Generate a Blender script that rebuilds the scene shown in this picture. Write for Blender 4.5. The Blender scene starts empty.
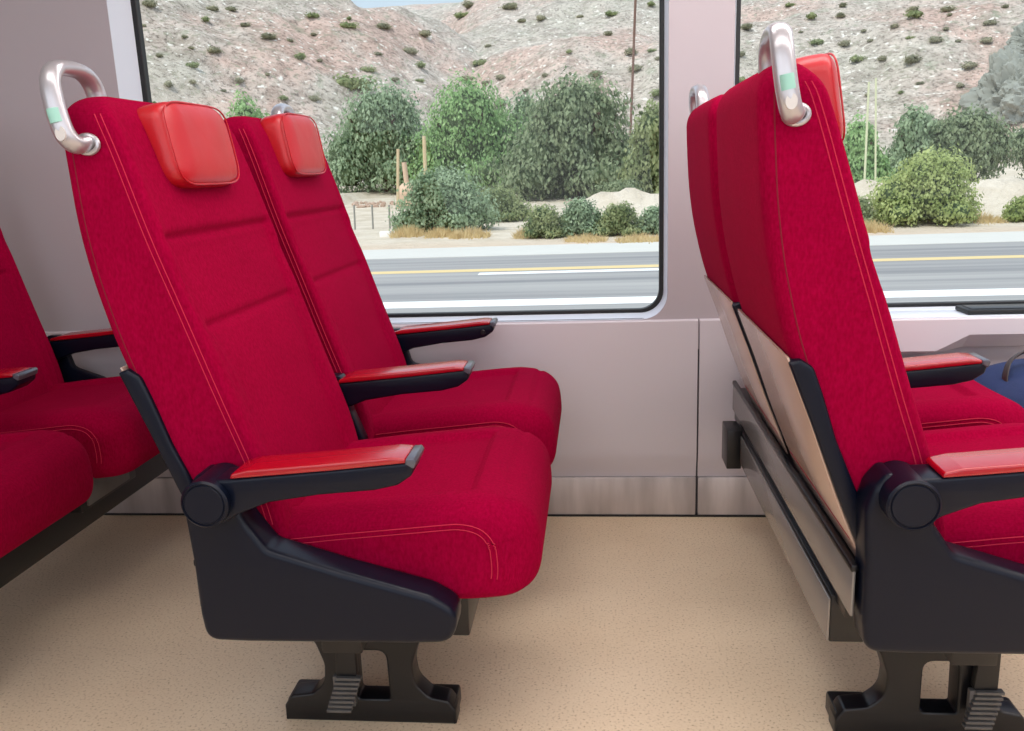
import bpy, bmesh, math, random
from mathutils import Vector, Matrix, noise
from mathutils.geometry import tessellate_polygon
PI=math.pi
random.seed(7)
sc=bpy.context.scene
col=sc.collection
XM=1.0161      # row pitch
PS=0.528       # seat pitch across the bench
GZ=-1.6        # ground outside

# ------------------------------------------------------------------ camera
F=855.33; CZ=1.0115
rr=Vector((.99495978,.09337646,-.03654968)); uu=Vector((.01448899,.22679571,.97383457)); ff=Vector((-.09922254,.9694558,-.22429968))
cd=bpy.data.cameras.new('camera'); cam=bpy.data.objects.new('camera',cd); col.objects.link(cam)
cd.sensor_width=36; cd.lens=F/1024*36; cd.clip_start=.02; cd.clip_end=3000
m=Matrix.Identity(4)
for i in range(3):
    m[i][0]=rr[i]; m[i][1]=uu[i]; m[i][2]=-ff[i]
m[2][3]=CZ
cam.matrix_world=m; sc.camera=cam
def ray(px,py): return ff+rr*((px-512)/F)-uu*((py-365.5)/F)

# ------------------------------------------------------------------ materials
def srgb(r,g,b):
    f=lambda c:(c/255/12.92) if c/255<=.04045 else ((c/255+.055)/1.055)**2.4
    return (f(r),f(g),f(b),1)
def newmat(n):
    mt=bpy.data.materials.new(n); mt.use_nodes=True
    nt=mt.node_tree; return mt,nt,nt.nodes['Principled BSDF']
def N(nt,t,**k):
    n=nt.nodes.new(t)
    for a,b in k.items():
        if a in n.inputs: n.inputs[a].default_value=b
        else: setattr(n,a,b)
    return n
def plain(n,c,rough=.5,metal=0,spec=.5,noise_s=0,noise_a=.0,bump=0,bscale=200,coat=0):
    mt,nt,b=newmat(n)
    b.inputs['Base Color'].default_value=c; b.inputs['Roughness'].default_value=rough
    b.inputs['Metallic'].default_value=metal; b.inputs['Specular IOR Level'].default_value=spec
    if coat: b.inputs['Coat Weight'].default_value=coat; b.inputs['Coat Roughness'].default_value=.1
    tc=N(nt,'ShaderNodeTexCoord')
    if noise_s:
        ns=N(nt,'ShaderNodeTexNoise'); ns.inputs['Scale'].default_value=noise_s; ns.inputs['Detail'].default_value=4
        nt.links.new(tc.outputs['Object'],ns.inputs['Vector'])
        mx=N(nt,'ShaderNodeMix',data_type='RGBA')
        mx.inputs[6].default_value=tuple(v*(1-noise_a) for v in c[:3])+(1,); mx.inputs[7].default_value=tuple(min(1,v*(1+noise_a)) for v in c[:3])+(1,)
        nt.links.new(ns.outputs['Fac'],mx.inputs[0]); nt.links.new(mx.outputs[2],b.inputs['Base Color'])
    if bump:
        n2=N(nt,'ShaderNodeTexNoise'); n2.inputs['Scale'].default_value=bscale; n2.inputs['Detail'].default_value=3
        nt.links.new(tc.outputs['Object'],n2.inputs['Vector'])
        bp=N(nt,'ShaderNodeBump'); bp.inputs['Strength'].default_value=bump; bp.inputs['Distance'].default_value=.002
        nt.links.new(n2.outputs['Fac'],bp.inputs['Height']); nt.links.new(bp.outputs['Normal'],b.inputs['Normal'])
    return mt
def fabric_mat():
    mt,nt,b=newmat('red_woven_fabric')
    tc=N(nt,'ShaderNodeTexCoord')
    ns=N(nt,'ShaderNodeTexNoise'); ns.inputs['Scale'].default_value=260; ns.inputs['Detail'].default_value=2
    n2=N(nt,'ShaderNodeTexNoise'); n2.inputs['Scale'].default_value=9; n2.inputs['Detail'].default_value=5
    mp=N(nt,'ShaderNodeMapping'); mp.inputs['Scale'].default_value=(1,1,.45)
    nt.links.new(tc.outputs['Object'],mp.inputs['Vector'])
    nt.links.new(mp.outputs['Vector'],ns.inputs['Vector']); nt.links.new(tc.outputs['Object'],n2.inputs['Vector'])
    mx=N(nt,'ShaderNodeMix',data_type='RGBA'); mx.inputs[6].default_value=srgb(126,0,32); mx.inputs[7].default_value=srgb(172,5,62)
    nt.links.new(ns.outputs['Fac'],mx.inputs[0])
    m2=N(nt,'ShaderNodeMix',data_type='RGBA',blend_type='MULTIPLY'); m2.inputs[0].default_value=.22
    nt.links.new(mx.outputs[2],m2.inputs[6]); nt.links.new(n2.outputs['Fac'],m2.inputs[7])
    nt.links.new(m2.outputs[2],b.inputs['Base Color'])
    b.inputs['Roughness'].default_value=.95; b.inputs['Specular IOR Level'].default_value=.03
    b.inputs['Sheen Weight'].default_value=.12; b.inputs['Sheen Roughness'].default_value=.5
    b.inputs['Sheen Tint'].default_value=srgb(235,40,90)
    w1=N(nt,'ShaderNodeTexWave',bands_direction='Z'); w1.inputs['Scale'].default_value=170; w1.inputs['Distortion'].default_value=1.2
    w2=N(nt,'ShaderNodeTexWave',bands_direction='Y'); w2.inputs['Scale'].default_value=170; w2.inputs['Distortion'].default_value=1.2
    ad=N(nt,'ShaderNodeMath',operation='ADD')
    for w,i in ((w1,0),(w2,1)):
        nt.links.new(tc.outputs['Object'],w.inputs['Vector']); nt.links.new(w.outputs['Fac'],ad.inputs[i])
    bp=N(nt,'ShaderNodeBump'); bp.inputs['Strength'].default_value=.25; bp.inputs['Distance'].default_value=.0012
    nt.links.new(ad.outputs[0],bp.inputs['Height']); nt.links.new(bp.outputs['Normal'],b.inputs['Normal'])
    return mt
M={}
M['fabric']=fabric_mat()
M['stitch']=plain('pink_stitching',srgb(190,24,62),.9)
M['leather']=plain('red_leather',srgb(182,16,30),.40,spec=.55,noise_s=14,noise_a=.08,bump=.25,bscale=35)
M['pad']=plain('red_armrest_pad',srgb(165,4,24),.25,spec=.7,coat=.3)
M['black']=plain('dark_navy_plastic',srgb(7,14,30),.34,spec=.26)
M['black2']=plain('black_painted_metal',srgb(14,15,19),.34,spec=.5,bump=.1,bscale=400)
M['shell']=plain('beige_glossy_shell',srgb(196,168,150),.22,spec=.6,coat=.3)
M['alu']=plain('satin_silver_metal',srgb(190,188,192),.3,metal=.65)
M['mint']=plain('mint_band',srgb(150,200,184),.5)
M['oval']=plain('pale_cap',srgb(205,200,195),.45)
M['rail']=plain('grey_glossy_rail',srgb(138,134,130),.22,metal=.3)
M['tip']=plain('gunmetal_tip',srgb(96,98,108),.3,metal=.4)
M['grey']=plain('grey_box_plastic',srgb(92,90,88),.4,noise_s=30,noise_a=.25)
M['wall']=plain('mauve_grey_wall',srgb(180,172,177),.5,spec=.35,noise_s=1.2,noise_a=.03)
M['wall2']=plain('pale_wall_panel',srgb(210,204,210),.4,spec=.4,noise_s=1.5,noise_a=.02)
M['reveal']=plain('pale_blue_reveal',srgb(214,222,232),.35,spec=.5)
M['seal']=plain('black_rubber_seal',srgb(14,17,20),.5)
M['blue']=plain('blue_canvas',srgb(24,44,88),.8,noise_s=18,noise_a=.25,bump=.4,bscale=300)
M['strap']=plain('dark_leather_strap',srgb(52,44,44),.5)
M['joint']=plain('dark_joint',srgb(70,66,70),.6)
M['ceil']=plain('ceiling_white',srgb(205,200,200),.6)
def steel_mat():
    mt,nt,b=newmat('brushed_steel')
    tc=N(nt,'ShaderNodeTexCoord'); mp=N(nt,'ShaderNodeMapping'); mp.inputs['Scale'].default_value=(5,1,.8)
    ns=N(nt,'ShaderNodeTexNoise'); ns.inputs['Scale'].default_value=2.2; ns.inputs['Detail'].default_value=6
    nt.links.new(tc.outputs['Object'],mp.inputs['Vector']); nt.links.new(mp.outputs['Vector'],ns.inputs['Vector'])
    cr=N(nt,'ShaderNodeValToRGB'); cr.color_ramp.elements[0].position=.35; cr.color_ramp.elements[1].position=.65
    cr.color_ramp.elements[0].color=srgb(176,170,170); cr.color_ramp.elements[1].color=srgb(222,216,216)
    nt.links.new(ns.outputs['Fac'],cr.inputs[0]); nt.links.new(cr.outputs[0],b.inputs['Base Color'])
    b.inputs['Metallic'].default_value=.35; b.inputs['Roughness'].default_value=.38
    return mt
M['steel']=steel_mat()
def floor_mat():
    mt,nt,b=newmat('beige_speckled_vinyl')
    tc=N(nt,'ShaderNodeTexCoord')
    n1=N(nt,'ShaderNodeTexNoise'); n1.inputs['Scale'].default_value=190; n1.inputs['Detail'].default_value=2
    n2=N(nt,'ShaderNodeTexNoise'); n2.inputs['Scale'].default_value=2.5; n2.inputs['Detail'].default_value=6
    for n in (n1,n2): nt.links.new(tc.outputs['Object'],n.inputs['Vector'])
    cr=N(nt,'ShaderNodeValToRGB'); e=cr.color_ramp.elements
    e[0].position=.30; e[0].color=srgb(196,170,136); e[1].position=.42; e[1].color=srgb(238,216,184)
    x=cr.color_ramp.elements.new(.68); x.color=srgb(243,222,192); x=cr.color_ramp.elements.new(.8); x.color=srgb(240,224,200)
    nt.links.new(n1.outputs['Fac'],cr.inputs[0])
    c2=N(nt,'ShaderNodeValToRGB'); e=c2.color_ramp.elements
    e[0].position=.3; e[0].color=(.86,.83,.8,1); e[1].position=.7; e[1].color=(1,1,1,1)
    nt.links.new(n2.outputs['Fac'],c2.inputs[0])
    mx=N(nt,'ShaderNodeMix',data_type='RGBA',blend_type='MULTIPLY'); mx.inputs[0].default_value=1
    nt.links.new(cr.outputs[0],mx.inputs[6]); nt.links.new(c2.outputs[0],mx.inputs[7])
    nt.links.new(mx.outputs[2],b.inputs['Base Color'])
    b.inputs['Roughness'].default_value=.5; b.inputs['Specular IOR Level'].default_value=.35
    return mt
M['floor']=floor_mat()
def glass_mat():
    mt,nt,b=newmat('window_glass'); nt.nodes.remove(b)
    t=N(nt,'ShaderNodeBsdfTransparent'); t.inputs[0].default_value=(.97,.985,.98,1)
    g=N(nt,'ShaderNodeBsdfGlossy'); g.inputs['Roughness'].default_value=.02
    fr=N(nt,'ShaderNodeFresnel'); fr.inputs[0].default_value=1.35
    mx=N(nt,'ShaderNodeMixShader'); nt.links.new(fr.outputs[0],mx.inputs[0])
    nt.links.new(t.outputs[0],mx.inputs[1]); nt.links.new(g.outputs[0],mx.inputs[2])
    nt.links.new(mx.outputs[0],nt.nodes['Material Output'].inputs[0]); return mt
M['glass']=glass_mat()

# ------------------------------------------------------------------ helpers
def mk(name,verts,faces,mat,parent=None,smooth=True,ang=38,org=None):
    me=bpy.data.meshes.new(name)
    if org is not None: verts=[(v[0]-org[0],v[1]-org[1],v[2]-org[2]) for v in verts]
    me.from_pydata([tuple(v) for v in verts],[],faces); 
    bm=bmesh.new(); bm.from_mesh(me); bmesh.ops.recalc_face_normals(bm,faces=bm.faces); bm.to_mesh(me); bm.free()
    me.materials.append(mat)
    if smooth:
        me.polygons.foreach_set('use_smooth',[True]*len(me.polygons)); me.set_sharp_from_angle(angle=math.radians(ang))
    o=bpy.data.objects.new(name,me); col.objects.link(o)
    if parent: o.parent=parent
    return o
def tag(o,label=None,cat=None,group=None,kind=None):
    if label: o['label']=label
    if cat: o['category']=cat
    if group: o['group']=group
    if kind: o['kind']=kind
    return o
def empty(name,loc,label,cat,group=None):
    o=bpy.data.objects.new(name,None); col.objects.link(o); o.location=loc; o.empty_display_size=.1
    return tag(o,label,cat,group)
def from_bm(name,bm,mat,parent=None,ang=38,org=None):
    bm.verts.index_update()
    vs=[v.co[:] for v in bm.verts]; fs=[[v.index for v in f.verts] for f in bm.faces]; bm.free()
    return mk(name,vs,fs,mat,parent,True,ang,org)
def catmull(pts,n=6,closed=False):
    out=[];L=len(pts)
    rng=range(L) if closed else range(L-1)
    for i in rng:
        if closed: p=[Vector(pts[(i+k)%L]) for k in (-1,0,1,2)]
        else: p=[Vector(pts[max(0,min(L-1,i+k))]) for k in (-1,0,1,2)]
        for j in range(n):
            t=j/n
            out.append(.5*((2*p[1])+(p[2]-p[0])*t+(2*p[0]-5*p[1]+4*p[2]-p[3])*t*t+(-p[0]+3*p[1]-3*p[2]+p[3])*t**3))
    if not closed: out.append(Vector(pts[-1]))
    return out
def interp(tab,z):
    if z<=tab[0][0]: return tab[0][1]
    for (a,b),(c,d) in zip(tab,tab[1:]):
        if z<=c:
            return b+(d-b)*(z-a)/(c-a)
    return tab[-1][1]
def smtab(tab,n=8):
    return [(v[0],v[1]) for v in catmull([(a,b,0) for a,b in tab],n)]
def ss(a,b,x):
    t=max(0,min(1,(x-a)/(b-a))); return t*t*(3-2*t)
def round_poly(pts,r,seg=5):
    """pts: list of (x,z[,r])"""
    out=[];L=len(pts)
    for i in range(L):
        p=Vector(pts[i][:2]); a=Vector(pts[i-1][:2]); b=Vector(pts[(i+1)%L][:2]); rad=pts[i][2] if len(pts[i])>2 else r
        u=(a-p); v=(b-p); lu,lv=u.length,v.length; u.normalize(); v.normalize()
        cs=max(-.9999,min(.9999,u.dot(v))); th=math.acos(cs)
        t=min(rad/math.tan(th/2),lu*.49,lv*.49)
        if t<1e-5 or th>3.1: out.append(p); continue
        s=p+u*t; e=p+v*t
        for k in range(seg+1):
            q=k/seg; out.append(s*(1-q)**2+p*2*q*(1-q)+e*q*q)
    return out
def plate_bm(poly,y0,y1,bev=.003,seg=2,holes=()):
    """poly in XZ, extruded along Y; rounded rims"""
    polys=[list(poly)]+[list(h) for h in holes]
    bm=bmesh.new()
    def layer(y,ins):
        res=[]
        for k,pl in enumerate(polys):
            L=len(pl); area=sum(pl[i][0]*pl[(i+1)%L][1]-pl[(i+1)%L][0]*pl[i][1] for i in range(L))
            sg=1 if area>0 else -1
            if k>0: sg=-sg
            vs=[]
            for i in range(L):
                a=Vector(pl[i-1][:2]);b=Vector(pl[(i+1)%L][:2]);d=(b-a)
                d=d.normalized() if d.length>1e-9 else Vector((1,0))
                nrm=Vector((-d[1],d[0]))*sg*ins
                vs.append(bm.verts.new((pl[i][0]+nrm[0],y,pl[i][1]+nrm[1])))
            res.append(vs)
        return res
    ys=[]
    for k in range(seg+1):
        a=k/seg*PI/2; ys.append((y0+bev*(1-math.sin(a)),bev*(1-math.cos(a))))
    ys=[(y0+bev*(1-math.sin(a)),bev*(1-math.cos(a))) for a in [PI/2*(1-k/seg) for k in range(seg+1)]]
    low=ys; high=[(y1-(y-y0),i) for y,i in reversed(ys)]
    lays=[layer(y,i) for y,i in [(y0,bev)]+[(y0+bev*(1-math.cos(PI/2*k/seg)),bev*(1-math.sin(PI/2*k/seg))) for k in range(1,seg+1)]]
    lays+=[layer(y,i) for y,i in [(y1-bev*(1-math.cos(PI/2*k/seg)),bev*(1-math.sin(PI/2*k/seg))) for k in range(seg,0,-1)]+[(y1,bev)]]
    for A,B in zip(lays,lays[1:]):
        for a,b in zip(A,B):
            L=len(a)
            for i in range(L):
                bm.faces.new((a[i],a[(i+1)%L],b[(i+1)%L],b[i]))
    for lay in (lays[0],lays[-1]):
        flat=[v for l in lay for v in l]
        tris=tessellate_polygon([[v.co.copy() for v in l] for l in lay])
        for t in tris:
            try: bm.faces.new([flat[i] for i in t])
            except ValueError: pass
    return bm
def plate(name,poly,y0,y1,mat,parent=None,bev=.003,seg=2,holes=(),org=None,ang=38):
    return from_bm(name,plate_bm(poly,y0,y1,bev,seg,holes),mat,parent,ang,org)
def box_bm(bm,x0,x1,y0,y1,z0,z1,bev=0,rot=None):
    mtx=Matrix.Translation(((x0+x1)/2,(y0+y1)/2,(z0+z1)/2))@Matrix.Diagonal((x1-x0,y1-y0,z1-z0,1))
    r=bmesh.ops.create_cube(bm,size=1,matrix=mtx)
    if bev:
        es=list({e for v in r['verts'] for e in v.link_edges})
        bmesh.ops.bevel(bm,geom=es,offset=bev,segments=2,profile=.5,affect='EDGES')
    return r
def box(name,x0,x1,y0,y1,z0,z1,mat,parent=None,bev=.003,org=None):
    bm=bmesh.new(); box_bm(bm,x0,x1,y0,y1,z0,z1,bev); return from_bm(name,bm,mat,parent,38,org)
def tube_vf(path,ra,rb=None,seg=12,ref=Vector((0,1,0)),closed=False):
    rb=rb or ra; vs=[];fs=[];L=len(path); path=[Vector(p) for p in path]
    prev=None
    for i,p in enumerate(path):
        if closed: t=path[(i+1)%L]-path[i-1]
        else: t=path[min(i+1,L-1)]-path[max(i-1,0)]
        t.normalize()
        if prev is None:
            a=ref.cross(t)
            if a.length<.1: a=Vector((1,0,0)).cross(t)
            a.normalize()
        else:
            a=prev-t*prev.dot(t); a.normalize()
        prev=a; b=t.cross(a)
        for k in range(seg):
            w=2*PI*k/seg; vs.append(p+a*(math.cos(w)*ra)+b*(math.sin(w)*rb))
    n=L if closed else L-1
    for i in range(n):
        for k in range(seg):
            fs.append((i*seg+k,i*seg+(k+1)%seg,((i+1)%L)*seg+(k+1)%seg,((i+1)%L)*seg+k))
    if not closed:
        fs.append(tuple(range(seg))[::-1]); fs.append(tuple((L-1)*seg+k for k in range(seg)))
    return vs,fs
def tube(name,path,ra,mat,parent=None,rb=None,seg=12,org=None,closed=False):
    v,f=tube_vf(path,ra,rb,seg,closed=closed); return mk(name,v,f,mat,parent,org=org)
def cyl_y(name,cx,cz,r,y0,y1,mat,parent=None,org=None,seg=40,bev=.003,groove=False):
    prof=[(0,y0),(r-bev,y0),(r,y0+bev),(r,y1-bev),(r-bev,y1),(0,y1)]
    if groove: prof=[(0,y0),(r*.80,y0),(r*.84,y0+.002),(r*.88,y0+.002),(r*.90,y0),(r-bev,y0),(r,y0+bev),(r,y1-bev),(r-bev,y1),(0,y1)]
    vs=[];fs=[]
    n=len(prof)
    for k in range(seg):
        a=2*PI*k/seg
        for q,yy in prof: vs.append((cx+q*math.cos(a),yy,cz+q*math.sin(a)))
    for k in range(seg):
        for j in range(n-1):
            a,b=k*n+j,((k+1)%seg)*n+j
            if prof[j][0]==0: fs.append((a,b+1,a+1))
            elif prof[j+1][0]==0: fs.append((a,b,a+1))
            else: fs.append((a,b,b+1,a+1))
    o=mk(name,vs,fs,mat,parent,org=org,ang=30)
    return o
def bulge(seq,fn): return [fn(v) for v in seq]
def copy_tree(o,parent=None):
    c=o.copy(); col.objects.link(c)
    if parent: c.parent=parent
    for ch in [q for q in KIDS if q.parent==o]:
        copy_tree(ch,c)
    return c
KIDS=[]

# ------------------------------------------------------------------ seat geometry (built where the first seat stands)
XR=smtab([(.42,-.630),(.53,-.664),(.63,-.705),(.70,-.727),(.76,-.746),(.815,-.760),(.877,-.773),(.95,-.783),(1.02,-.788),(1.08,-.791),(1.15,-.792)])
XF=smtab([(.42,-.500),(.50,-.515),(.567,-.533),(.681,-.571),(.812,-.613),(.92,-.648),(1.046,-.686),(1.10,-.704),(1.15,-.722)])
YA,YB=1.235,1.690
ZT=1.141
def wn(z): return .80+.16*ss(.62,.88,z)
def back_ring(z,ins,nf=56,ns=8,nb=16,nc=6):
    xr=interp(XR,z)+ins*.75; xf=interp(XF,z)+.006-ins*.55
    ta=ss(.9,1.14,z)*.008
    y0=YA+ins*1.15+ta; y1=YB-ins*1.15-ta*1.5
    rb=max(.004,.022-ins*.3); rf=max(.004,.014-ins*.2)
    yc=(YA+YB)/2; hw=(YB-YA)/2
    pts=[]
    def arc(cx,cy,r,a0,a1,n):
        return [(cx+r*math.cos(a0+(a1-a0)*k/n),cy+r*math.sin(a0+(a1-a0)*k/n)) for k in range(n)]
    # start front-near corner, go along front to far
    pts+=arc(xf-rf,y0+rf,rf,-PI/2,0,nc)
    for k in range(nf):
        y=y0+rf+(y1-y0-2*rf)*k/nf; pts.append((xf,y))
    pts+=arc(xf-rf,y1-rf,rf,0,PI/2,nc)
    for k in range(ns): pts.append((xf-rf+(xr+rb-xf+rf)*k/ns,y1))
    pts+=arc(xr+rb,y1-rb,rb,PI/2,PI,nc)
    for k in range(nb): pts.append((xr,y1-rb+(y0+rb-y1+rb)*k/nb))
    pts+=arc(xr+rb,y0+rb,rb,PI,1.5*PI,nc)
    for k in range(ns): pts.append((xr+rb+(xf-rf-xr-rb)*k/ns,y0))
    out=[]
    for x,y in pts:
        if x>(xr+xf)/2+.02:
            yn=abs(y-yc)/hw; w=wn(z)*(1 if z<.9 else 1)
            ins_in=1-ss(w-.10,w,yn)
            rec=.013*ins_in*(1-.75*ss(.90,.95,z))
            rec-=.006*ins_in*math.exp(-((z-.72)/.06)**2)
            rec+=.007*ins_in*math.exp(-((z-.785)/.007)**2)
            rec+=.007*(1-ss(.9,.97,yn))*math.exp(-((z-.926)/.007)**2)
            rec+=.006*math.exp(-((yn-w)/.02)**2)*(1-ss(.87,.9,z))
            k=ss((xr+xf)/2,xf,x)
            x-=rec*k
        elif x<(xr+xf)/2-.02:
            yn=(y-yc)/hw; x-=.006*(1-yn*yn)*ss(.73,.8,z)*0.5
        else:
            # slight puff of the side panels
            sgn=-1 if y<yc else 1
        out.append(Vector((x,y,z)))
    return out
def back_mesh(dy):
    zs=[.44+(ZT-.048-.44)*k/130 for k in range(131)]
    rings=[back_ring(z,0) for z in zs]
    R=.048
    for k in range(1,11):
        a=PI/2*k/10; rings.append(back_ring(ZT-R+R*math.sin(a),R*(1-math.cos(a))))
    vs=[];fs=[];n=len(rings[0])
    for r in rings: vs+=[(p[0],p[1]+dy,p[2]) for p in r]
    for i in range(len(rings)-1):
        for k in range(n): fs.append((i*n+k,i*n+(k+1)%n,(i+1)*n+(k+1)%n,(i+1)*n+k))
    # caps : fan
    for i in (0,len(rings)-1):
        c=sum((Vector(vs[i*n+k]) for k in range(n)),Vector())/n
        vs.append(tuple(c)); ci=len(vs)-1
        for k in range(n): fs.append((i*n+k,i*n+(k+1)%n,ci))
    return vs,fs
CUS=catmull([(-.57,.35),(-.57,.44),(-.53,.468),(-.45,.480),(-.35,.490),(-.25,.499),(-.185,.501),(-.135,.490),(-.105,.462),(-.096,.42),(-.097,.375),(-.114,.344),(-.15,.334),(-.24,.332),(-.30,.36),(-.42,.37)],9,True)
CUS=[Vector((v[0],v[1])) if len(v)==2 else Vector((v[0],v[1])) for v in CUS]
CA,CB=1.238,1.700
def cus_ring(y,ins):
    out=[];L=len(CUS); yc=(CA+CB)/2; hw=(CB-CA)/2; yn=abs(y-yc)/hw
    fr=max(0,(yn-.72)/.28); nose=.05*fr*fr
    for i,p in enumerate(CUS):
        d=(CUS[(i+1)%L]-CUS[i-1]).normalized(); nr=Vector((d[1],-d[0]))  # inward for this winding
        x,z=p[0]+nr[0]*ins,p[1]+nr[1]*ins
        x-=nose*ss(-.3,-.1,x)
        if z>.44:
            inn=1-ss(.60,.70,yn)
            back=1-ss(-.225,-.205,x)
            z-=.012*inn*back
            z-=.007*math.exp(-((yn-.66)/.02)**2)*(1-ss(-.22,-.2,x))
            z-=.008*math.exp(-((x+.212)/.007)**2)*(1-ss(.66,.7,yn))
            z-=.004*math.exp(-((x+.150)/.006)**2)
            z-=.012*ss(.75,1,yn)*yn
            z-=.010*(1-ss(.0,.9,yn))*ss(-.22,-.13,x)*0.4
        out.append(Vector((x,y,z)))
    return out
def cus_mesh(dy):
    global CA,CB
    CA,CB=(1.238,1.700) if dy==0 else (1.262,1.705)
    R=.03; ys=[];K=8
    for k in range(K): a=PI/2*k/K; ys.append((CA+R*(1-math.sin(a)) if 0 else CA+R*(1-math.cos(a)),R*(1-math.sin(a))))
    n=56
    for k in range(n+1): ys.append((CA+R+(CB-CA-2*R)*k/n,0))
    for k in range(K-1,-1,-1): a=PI/2*k/K; ys.append((CB-R*(1-math.cos(a)),R*(1-math.sin(a))))
    rings=[cus_ring(y,i) for y,i in ys]
    vs=[];fs=[];L=len(CUS)
    for r in rings: vs+=[(p[0],p[1]+dy,p[2]) for p in r]
    for i in range(len(rings)-1):
        for k in range(L): fs.append((i*L+k,i*L+(k+1)%L,(i+1)*L+(k+1)%L,(i+1)*L+k))
    for i in (0,len(rings)-1):
        for t in tessellate_polygon([[Vector(vs[i*L+k]) for k in range(L)]]): fs.append(tuple(i*L+k for k in t))
    return vs,fs
def orient_inward():
    # make sure the inset direction really shrinks the outline
    L=len(CUS); a=sum(CUS[i][0]*CUS[(i+1)%L][1]-CUS[(i+1)%L][0]*CUS[i][1] for i in range(L))
    return a
if orient_inward()>0:
    CUS.reverse()
def arm(parent,org,dy,dx,dz,hub):
    y0,y1=1.158+dy,1.222+dy
    P=[(-.600,.558,.01),(-.588,.573,.01),(-.55,.575,.01),(-.395,.589,.02),(-.285,.600,.004),(-.266,.602,.004),(-.272,.580,.01),(-.294,.565,.02),(-.33,.557,.02),(-.414,.550,.03),(-.492,.538,.03),(-.541,.519,.02),(-.566,.504,.01),(-.60,.52,.01)]
    P=[(a+dx,b+dz,c) for a,b,c in P]
    a=plate('armrest',round_poly(P,.01),y0,y1,M['black'],parent,.005,3,org=org)
    Q=[(-.548,.576,.006),(-.395,.5885,.05),(-.2795,.5999,.002),(-.2795,.607,.004),(-.30,.6085,.01),(-.395,.600,.05),(-.52,.590,.02),(-.545,.584,.006)]
    Q=[(u+dx,v+dz,c) for u,v,c in Q]
    pd=plate('armrest_pad',round_poly(Q,.01),y0-.0015,y1+.0015,M['pad'],a,.003,3)
    pd['label']='glossy red pad on top of the armrest'
    pd.data.transform(Matrix.Translation([-c for c in org])); 
    T=[(-.280,.5985,.001),(-.279,.6065,.002),(-.267,.6075,.003),(-.2635,.602,.003),(-.267,.592,.003),(-.270,.592,.001)]
    tp=plate('armrest_tip',round_poly([(u+dx,v+dz,c) for u,v,c in T],.002),y0-.001,y1+.001,M['tip'],a,.002,2)
    tp.data.transform(Matrix.Translation([-c for c in org])); KIDS.extend([a,pd,tp])
    if hub:
        h=cyl_y('pivot_cap',-.586,.540,.037,1.144,1.232,M['black'],a,groove=True,bev=.003)
        h.data.transform(Matrix.Translation([-c for c in org])); KIDS.append(h)
    return a
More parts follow.
